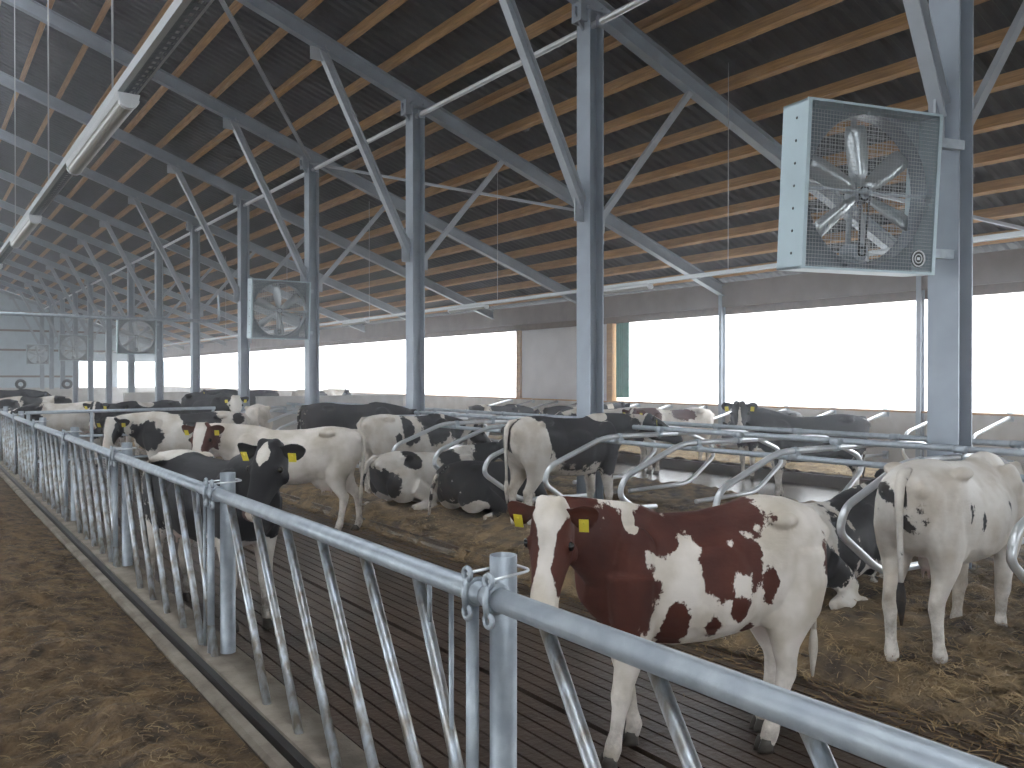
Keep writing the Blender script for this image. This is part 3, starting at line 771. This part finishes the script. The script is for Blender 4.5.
    def mark(kind): 
        kinds.extend([kind]*(len(x.v)-len(kinds)))
    for s in (-1, 1):
        out = (hy*s*.96 - hz*spec.get('eardrop', .18) - hx*.08).normalized(); fw = (hx*.75+hz*.55); fw = (fw - out*fw.dot(out)).normalized(); upv = out.cross(fw)*s
        secs = []
        for (d, wd_, cu) in ((-.015,.026,.0),(.015,.036,.012),(.045,.056,.024),(.085,.068,.028),(.125,.062,.022),(.155,.040,.010),(.170,.012,0)):
            c = P(.03, s*.102, -.012) + out*d
            secs.append((c, wd_, cu))
        n = 7; vs = []
        for (c, wd_, cu) in secs:
            for j in range(n):
                t = -1+2*j/(n-1); vs.append(c + upv*wd_*t + fw*(cu*(t*t)*1.2) + fw*.0)
            for j in range(n):
                t = 1-2*j/(n-1); vs.append(c + upv*wd_*t*.98 + fw*(cu*(t*t)*1.2) - fw*(.007+.006*(1-t*t)))
        q = 2*n; fs = [(i*q+k, i*q+(k+1) % q, (i+1)*q+(k+1) % q, (i+1)*q+k) for i in range(len(secs)-1) for k in range(q)]
        fs += [tuple(range(q-1,-1,-1)), tuple((len(secs)-1)*q+k for k in range(q))]
        x.add(vs, fs, True); mark('ear')
    ty = spec.get('tail_side', 0)
    if not lie: tp = [(-.78,0,1.27),(-.86,0,1.265),(-.915,ty*.1,1.20),(-.925,ty*.3,1.08),(-.915,ty*.6,.93),(-.90,ty*.8,.75),(-.895,ty,.60),(-.89,ty,.48),(-.885,ty,.33)]
    else: tp = [(-.80,0,.71),(-.88,0,.73),(-.95,.05,.65),(-1.0,.10,.45),(-1.0,.16,.22),(-.96,.24,.08),(-.86,.34,.05),(-.76,.42,.05),(-.68,.46,.04)]
    x.tube(tp[:7], [.036,.038,.032,.026,.021,.017,.016], 10); mark('tail')
    x.tube([tp[6], (Vector(tp[6])+Vector(tp[7]))/2, tp[7], tp[8]], [.017,.028,.030,.008], 10); mark('switch')
    o = empty('cow', (0,0,0))
    # join extra
    nv0 = nb; me2 = bpy.data.meshes.new('body')
    nf = len(body.polygons); ls = np.empty(nf, int); lt = np.empty(nf, int); body.polygons.foreach_get('loop_start', ls); body.polygons.foreach_get('loop_total', lt)
    li = np.empty(len(body.loops), int); body.loops.foreach_get('vertex_index', li)
    faces = [tuple(li[a:a+c]) for a, c in zip(ls.tolist(), lt.tolist())]
    faces += [tuple(i+nb for i in f) for f in x.f]
    allv = np.vstack([co, np.array([tuple(v) for v in x.v])])
    me2.from_pydata(allv.tolist(), [], faces)
    me2.polygons.foreach_set('use_smooth', [True]*len(faces))
    bpy.data.meshes.remove(body)
    N_ = len(allv)
    # ---- coat pattern field
    F = np.full(N_, -.6)
    X_, Y_, Z_ = allv[:,0], allv[:,1], allv[:,2]-dz
    for sp in spec.get('spots', []):
        (sx, sz, rx_, rz_) = sp[:4]; side = sp[4] if len(sp) > 4 else 0
        f = 1 - np.sqrt(((X_-sx)/rx_)**2 + ((Z_-sz)/rz_)**2)
        f = f*min(rx_, rz_)/.12 if min(rx_, rz_) < .12 else f
        if side: f = np.where(Y_*side > -.03, f, f - 3*np.abs(Y_+.03*side)/.1)
        F = np.maximum(F, f)
    for sp in spec.get('whites', []):
        (sx, sz, rx_, rz_) = sp[:4]; side = sp[4] if len(sp) > 4 else 0
        f = 1 - np.sqrt(((X_-sx)/rx_)**2 + ((Z_-sz)/rz_)**2)
        if side: f = np.where(Y_*side > -.03, f, -.6)
        F = np.minimum(F, np.maximum(-f*1.3, -.6)) if False else np.where(f > 0, np.minimum(F, -f*2), F)
    hq = allv - np.array(hp); hsx = hq@np.array(hx); hsy = hq@np.array(hy); hsz = hq@np.array(hz)
    hd = spec.get('face', ('dark', .035, .05)); inh = (hsx > -.06) & (hsx < .62) & (np.abs(hsy) < .16) & (hsz > -.26) & (hsz < .08) & (np.arange(N_) < nb)
    if hd[0] == 'dark':
        if isinstance(hd[1], list): bw = np.interp(hsx, [q[0] for q in hd[1]], [q[1] for q in hd[1]])
        else: bw = np.interp(hsx, [-.05,.05,.12,.3,.38,.45,.55], [hd[1]*.4,hd[1],hd[1]*.95,hd[2]*.8,hd[2],hd[2]*1.6,hd[2]*2.2])
        Fh = np.where(hsz > -.11+0*hsx, (np.abs(hsy)-bw)/.05, .6)
        Fh = np.clip(Fh, -.6, .8)
        if len(hd) > 3: Fh = np.where(hsx < hd[3], .7, Fh)
        wgt = np.clip((hsx+.06)/.05, 0, 1); F = np.where(inh, F*(1-wgt)+Fh*wgt, F)
    else:
        F = np.where(inh, -.5, F)
    k2 = np.array([0]*nb + [1 if k == 'ear' else 2 if k == 'tail' else 3 for k in kinds])
    ear = spec.get('ear', .7 if hd[0] == 'dark' else -.5)
    F = np.where(k2 == 1, ear, F); F = np.where(k2 == 3, spec.get('switch', -.5), F)
    if 'tailcol' in spec: F = np.where(k2 == 2, spec['tailcol'], F)
    if not lie:
        sock = spec.get('sock', .55); F = np.where((Z_ < sock) & (np.abs(X_) < 1.1) & (k2 == 0) & ~inh, np.minimum(F, -.55+ (Z_-sock+.12)*4*(Z_>sock-.12)), F)
    muz = np.clip((hsx-.485)/.02, 0, 1)*(np.abs(hsy) < .062)*(hsz > -.115)
    sk = np.where(inh, muz*spec.get('nose', .8), 0.)
    if not lie:
        du = np.sqrt((X_+.47)**2 + (Y_*1.2)**2 + ((Z_-.58)*1.1)**2); sk = np.maximum(sk, np.clip(1-du/.19, 0, .6)*(k2 == 0))
    mk = np.clip((.62-Z_)/.5, 0, 1)*.85 + np.clip((-.55-X_)/.5, 0, 1)*.35
    mk = np.where(inh | (k2 == 1), 0, mk)*spec.get('muck', 1)
    for nm, arr in (('spot', F), ('skin', sk), ('muck', mk)):
        at = me2.attributes.new(nm, 'FLOAT', 'POINT'); at.data.foreach_set('value', arr.astype(np.float32))
    mt = M[spec.get('coat', 'bw')]; me2.materials.append(mt); me2.update()
    bo = bpy.data.objects.new('body', me2); C.objects.link(bo); bo.parent = o
    for s in (-1, 1):
        e = MB().ball((0,0,0), .0235, 14, 10).build('eye', M['eye'], o); e.location = P(.178, s*.1215, -.030)
    if spec.get('tags', True):
        for s in (-1, 1):
            out = (hy*s*.96 - hz*spec.get('eardrop', .18) - hx*.08).normalized(); fw = (hx*.75+hz*.55); fw = (fw - out*fw.dot(out)).normalized(); upv = out.cross(fw)*s
            if upv.z > 0: upv = -upv
            tb = MB(); c = P(.03, s*.102, -.012) + out*.085 + fw*spec.get('tagfw', .045) + upv*.020
            rm = Matrix((out, upv, fw)).transposed()
            ln = spec.get('taglen', .05)
            tb.box((-.028,-.02,-.0015),(.028,ln,.0015), rot=rm, at=c); tb.ball(c, .009, 8, 6)
            tb.build('ear_tag', M['yellow'], o)
    if vox < .012:   # nostrils of the nearest animals
        for s in (-1, 1):
            MB().ball((0,0,0), (.010,.015,.013), 10, 8, rot=Matrix((hx,hy,hz)).transposed()).build('nostril', M['eye'], o).location = P(.538, s*.044, -.050)
    if not lie:
        for (p, a) in hoofs:
            hb = MB()
            for s in (-1, 1):
                vs = []
                for (zz, fr, bk, w_) in ((0,.066,-.052,.027),(.02,.062,-.051,.027),(.045,.048,-.049,.026),(.070,.034,-.044,.023)):
                    for kk in range(10):
                        an = 2*math.pi*kk/10; ca = math.cos(an)
                        vs.append((ca*(fr if ca > 0 else -bk), s*.023+math.sin(an)*w_, zz))
                fs = [(i*10+k_, i*10+(k_+1)%10, (i+1)*10+(k_+1)%10, (i+1)*10+k_) for i in range(3) for k_ in range(10)] + [tuple(range(9,-1,-1)), tuple(range(30,40))]
                hb.add(vs, fs, True)
            hb.build('hoof', M['hoof'], o).location = p
    o.location = (*spec['at'], spec.get('z', 0)); o.rotation_euler = (0, 0, R(spec['dir'])); s_ = spec.get('scale', 1); o.scale = (s_*spec.get('sx', 1), s_, s_*spec.get('sz', 1))
    tag(o, spec['label'], 'cow')
    return o

def rand_spots(seed, n=5, big=.3):
    rg = random.Random(seed); out = []
    for i in range(n):
        out.append((rg.uniform(-.85,.8), rg.uniform(.75,1.3), rg.uniform(.12,big), rg.uniform(.12,big), rg.choice((-1,1,1,-1,0))))
    return out
BLACKB = [(-.1,1.1,1.0,.62),(.8,1.1,.6,.6)]       # a nearly all black body
COWS = [
 # A the red and white heifer at the fence
 dict(at=(3.375,3.10), dir=158, coat='rw', vox=.009, head=(1.10,.31,1.40), hs=1.05, yaw=57, pitch=-60, eardrop=.12, rump=.03, scale=.965, sx=.82, thick=1.26, legs=(.13,-.14,.24,.10), face=('dark',[(-.05,.115),(.04,.11),(.09,.085),(.15,.058),(.25,.042),(.33,.042),(.40,.060),(.46,.10),(.5,.13),(.6,.13)]), nose=.9, ear=.8, udder=.25, muck=.55,
   taglen=.05, sock=.62, switch=-.5,
   spots=[(.66,.98,.27,.36),(.98,1.22,.28,.36),(.27,.70,.09,.19,1),(.37,1.22,.17,.13,1),(-.05,1.28,.36,.13),(0,1.04,.12,.17,1),(-.20,1.10,.11,.10,1),(-.36,.94,.06,.10,1),(-.15,.83,.07,.07,1),(-.27,1.02,.05,.10,1),
          (.03,.74,.05,.06,1),(-.28,.67,.05,.05,1),(-.83,1.02,.04,.10,1),(-.1,1.0,.3,.2,-1)], whites=[(.53,1.28,.05,.06)],
   label='red and white cow facing the camera over the near fence'),
 # B white cow seen from behind at the right
 dict(at=(5.72,2.92), dir=7, z=.14, vox=.012, head=(1.35,.1,1.15), pitch=-45, scale=.97, legs=(-.15,-.05,-.02,.10), face=('white',), tags=True, udder=.35, muck=.8,
   spots=[(.98,1.15,.2,.3),(-.5,1.0,.025,.05,-1),(-.3,.95,.02,.05,-1),(.1,1.0,.03,.06,-1),(-.9,.95,.03,.10,-1),(-.9,1.12,.03,.08,1)], sock=.3, tailcol=-.2, switch=.2,
   label='white cow seen from behind at the right edge of the picture'),
 # C lying black and white cow behind it
 dict(at=(6.15,4.28), dir=5, z=.17, lie=True, vox=.016, head=(1.05,-.15,.92), yaw=-25, pitch=-30, face=('dark',.0,.02), switch=.5,
   spots=[(.55,1.1,.5,.33),(-.1,.95,.16,.3,-1),(.15,.9,.07,.2,-1),(-.6,.9,.3,.22,-1),(1.0,1.2,.4,.5),(.4,.68,.05,.06,-1),(.5,.62,.05,.05,-1)],
   label='lying cow in the stall between the red and white cow and the white cow'),
 # D black cow in the second alley
 dict(at=(11.75,8.35), dir=146, vox=.018, head=(1.15,.18,1.50), yaw=75, pitch=-45, legs=(.05,-.1,.1,-.08), face=('dark',.0,.03), sock=.42, switch=.5, spots=BLACKB, tail_side=-.1, scale=1.03,
   label='black cow standing in the back alley under the bright opening, head turned to camera'),
 # E black and white cow in the stall, heading to the right
 dict(at=(6.5,8.02), dir=2, z=.17, vox=.013, head=(1.28,-.12,1.28), yaw=-30, pitch=-30, legs=(0,.1,0,.05), face=('dark',.05,.02), sock=.5, tail_side=.04, tailcol=-.4,
   spots=[(-.86,1.22,.13,.28,1),(-.05,1.12,.50,.44),(.6,1.05,.5,.45),(-.50,.88,.05,.08,-1),(-.45,1.25,.16,.2,-1)], whites=[(.45,1.33,.14,.09),(-.62,.9,.14,.4,-1)],
   label='large black and white cow standing in a near stall, white rump toward the alley'),
 # F lying cow
 dict(at=(5.95,10.38), dir=2, z=.16, lie=True, vox=.016, head=(1.1,-.2,.85), yaw=-30, pitch=-30, face=('dark',.05,.03),
   spots=[(-.86,.92,.2,.22),(-.42,1.22,.15,.13),(.22,1.0,.20,.42),(.85,1.1,.25,.4)],
   label='white cow with black patches lying on straw in front of a standing spotted cow'),
 dict(at=(6.3,9.25), dir=4, z=.14, lie=True, vox=.02, head=(.95,-.25,.95), yaw=-40, pitch=-30, face=('dark',.04,.03), scale=.95,
   spots=BLACKB, whites=[(.35,.75,.12,.18),(-.6,.7,.2,.15)],
   label='nearly black lying cow just left of the large standing cow'),
 # G pale cow side on
 dict(at=(3.95,10.42), dir=144, coat='rw', vox=.013, head=(1.02,.32,1.36), yaw=88, pitch=-60, legs=(0,.1,.08,-.12), face=('dark',.075,.06), ear=.6, udder=1.1, muck=.7, scale=1.0, sock=.6,
   spots=[(.95,1.2,.12,.14)], switch=-.5, tail_side=.05, sz=1.0,
   label='pale cream cow in the alley with russet ears, turned to camera behind the black cow'),
 # H standing spotted cow
 dict(at=(6.35,11.7), dir=1, z=.13, vox=.015, head=(1.25,0,1.1), pitch=-40, legs=(.05,0,0,-.08), face=('dark',.04,.04), scale=.95, sock=.6,
   spots=[(-.18,1.08,.10,.26,-1),(-.08,.95,.08,.09,-1),(-.36,.95,.05,.09,-1),(.35,1.1,.28,.28,-1),(.8,1.15,.22,.26),(.2,1.25,.16,.1)],
   label='white cow with black patches standing in a stall, rump beside the pale cow'),
 # I black cow with white blaze at the second post
 dict(at=(2.02,7.10), dir=-76, vox=.011, head=(1.12,-.20,1.47), yaw=-64, pitch=-58, legs=(.08,-.04,.05,-.1), face=('dark',[(-.05,-.02),(.02,.02),(.07,.045),(.13,.04),(.19,.0),(.22,-.05),(.44,-.05),(.5,.02),(.6,.03)]), nose=.2, sock=.62, switch=-.5,
   spots=[(0,1.1,.78,.52),(.8,1.15,.6,.6)], whites=[(-.55,1.34,.22,.10),(.46,.60,.22,.14)],
   label='black cow with a white blaze coming down the alley beside the fence'),
 # K spotted cow behind
 dict(at=(3.85,14.9), dir=158, vox=.014, head=(1.12,.22,1.22), yaw=80, pitch=-62, legs=(0,.1,.05,-.1), face=('dark',.085,.07), scale=1.04,
   spots=[(-.25,1.15,.28,.22,1),(-.42,.95,.18,.18,1),(.6,.95,.26,.24,1),(-.78,1.22,.09,.09,1),(-.05,1.28,.2,.12)],
   label='white cow with large black saddle patches, head lowered behind the fence'),
 # M black, white faced
 dict(at=(5.65,20.1), dir=-74, z=.2, vox=.02, head=(1.12,-.08,1.25), yaw=-28, pitch=-60, face=('white',), ear=.7, scale=1.06, spots=BLACKB,
   label='black cow with an all white face turned to camera'),
 dict(at=(6.0,17.8), dir=72, z=.1, vox=.022, coat='rw', head=(1.1,-.1,1.0), face=('white',), scale=.98, spots=[(.9,1.1,.2,.2)], sock=.6,
   label='cream rump beside the white faced black cow'),
 dict(at=(6.25,13.65), dir=0, z=.17, vox=.018, head=(1.2,0,1.15), pitch=-35, legs=(0,0,0,0), face=('dark',.0,.03), spots=BLACKB, scale=1.02, tail_side=.1,
   label='black cow whose back shows above the pale cow, in front of the cream partition'),
 # cows far left
 dict(at=(3.1,23.2), dir=165, vox=.022, head=(1.1,.3,1.1), yaw=60, pitch=-60, face=('dark',.05,.05), coat='bw', spots=[(.75,1.05,.30,.40)], scale=1.03,
   label='white bodied cow with a black neck at far left behind the gate'),
 dict(at=(3.65,20.9), dir=-112, vox=.022, head=(1.15,.0,1.38), yaw=-8, pitch=-62, face=('dark',.02,.04), spots=BLACKB, scale=1.02,
   label='black cow facing the camera behind the middle of the gate'),
 dict(at=(4.9,22.6), dir=-150, vox=.022, head=(1.15,.2,1.25), yaw=40, pitch=-60, face=('dark',.06,.05), spots=BLACKB, whites=[(.2,1.3,.25,.12)], scale=1.04,
   label='black cow with a white streak on its back behind the right end of the gate'),
 dict(at=(1.9,26.5), dir=-120, vox=.025, head=(1.15,.1,1.3), yaw=20, pitch=-60, face=('white',), ear=.6, spots=BLACKB, scale=1.03,
   label='dark cow at the left edge of the picture, white face over the fence'),
 dict(at=(3.4,31.5), dir=175, vox=.03, head=(1.2,.1,1.2), face=('dark',.04,.04), spots=rand_spots(5,6,.35), scale=1.03,
   label='far spotted cow behind the cow with the black neck'),
 dict(at=(2.9,36), dir=5, vox=.03, head=(1.2,.1,1.2), face=('dark',.0,.04), spots=BLACKB, scale=1.05, z=.15,
   label='small dark far cow below the pale partition at far left'),
 # second alley and wall stalls
 dict(at=(11.3,16.6), dir=10, vox=.02, head=(1.2,-.2,1.15), yaw=-40, pitch=-50, face=('dark',.05,.05), spots=[(-.75,1.25,.16,.14),(.1,1.25,.5,.25),(.8,1.2,.3,.3)], scale=1.0,
   label='black backed white cow beyond the stalls, left of another like it'),
 dict(at=(12.3,14.7), dir=-14, vox=.02, head=(1.15,.2,1.35), yaw=20, pitch=-45, face=('dark',.04,.04), spots=[(-.6,1.25,.4,.22),(.35,1.25,.35,.22),(1.0,1.3,.3,.4)], whites=[(.75,1.25,.1,.2)], scale=1.0,
   label='black and white cow close to the left side of the second column beyond the fan'),
 dict(at=(12.2,13.6), dir=150, vox=.02, head=(1.1,.1,1.2), face=('dark',.05,.05), spots=rand_spots(12,6,.25), scale=1.0,
   label='spotted cow just right of the second column beyond the fan'),
 dict(at=(12.9,12.4), dir=168, vox=.02, coat='rw', head=(1.05,.1,1.30), yaw=30, pitch=-50, face=('dark',.03,.05), spots=[(-.1,1.2,.30,.12),(.75,1.1,.35,.35)], scale=1.0,
   label='pinkish white cow with russet back patch beyond the stalls'),
 dict(at=(13.75,10.75), dir=172, z=0, lie=False, vox=.022, head=(1.0,.1,1.1), face=('dark',.0,.05), spots=BLACKB, scale=.98,
   label='dark cow partly hidden behind the head of the black cow looking at camera'),
 dict(at=(8.6,26.5), dir=178, vox=.03, head=(1.2,0,1.3), face=('dark',.03,.03), spots=BLACKB, scale=1.08, z=.15,
   label='dark back showing over the left part of the low cream partition'),
 dict(at=(12.3,30), dir=10, vox=.03, head=(1.2,0,1.3), face=('dark',.03,.03), spots=rand_spots(33,6,.3), scale=1.08, z=.1,
   label='far spotted back showing over the right part of the low cream partition'),
]
for sp in COWS: make_cow(sp)
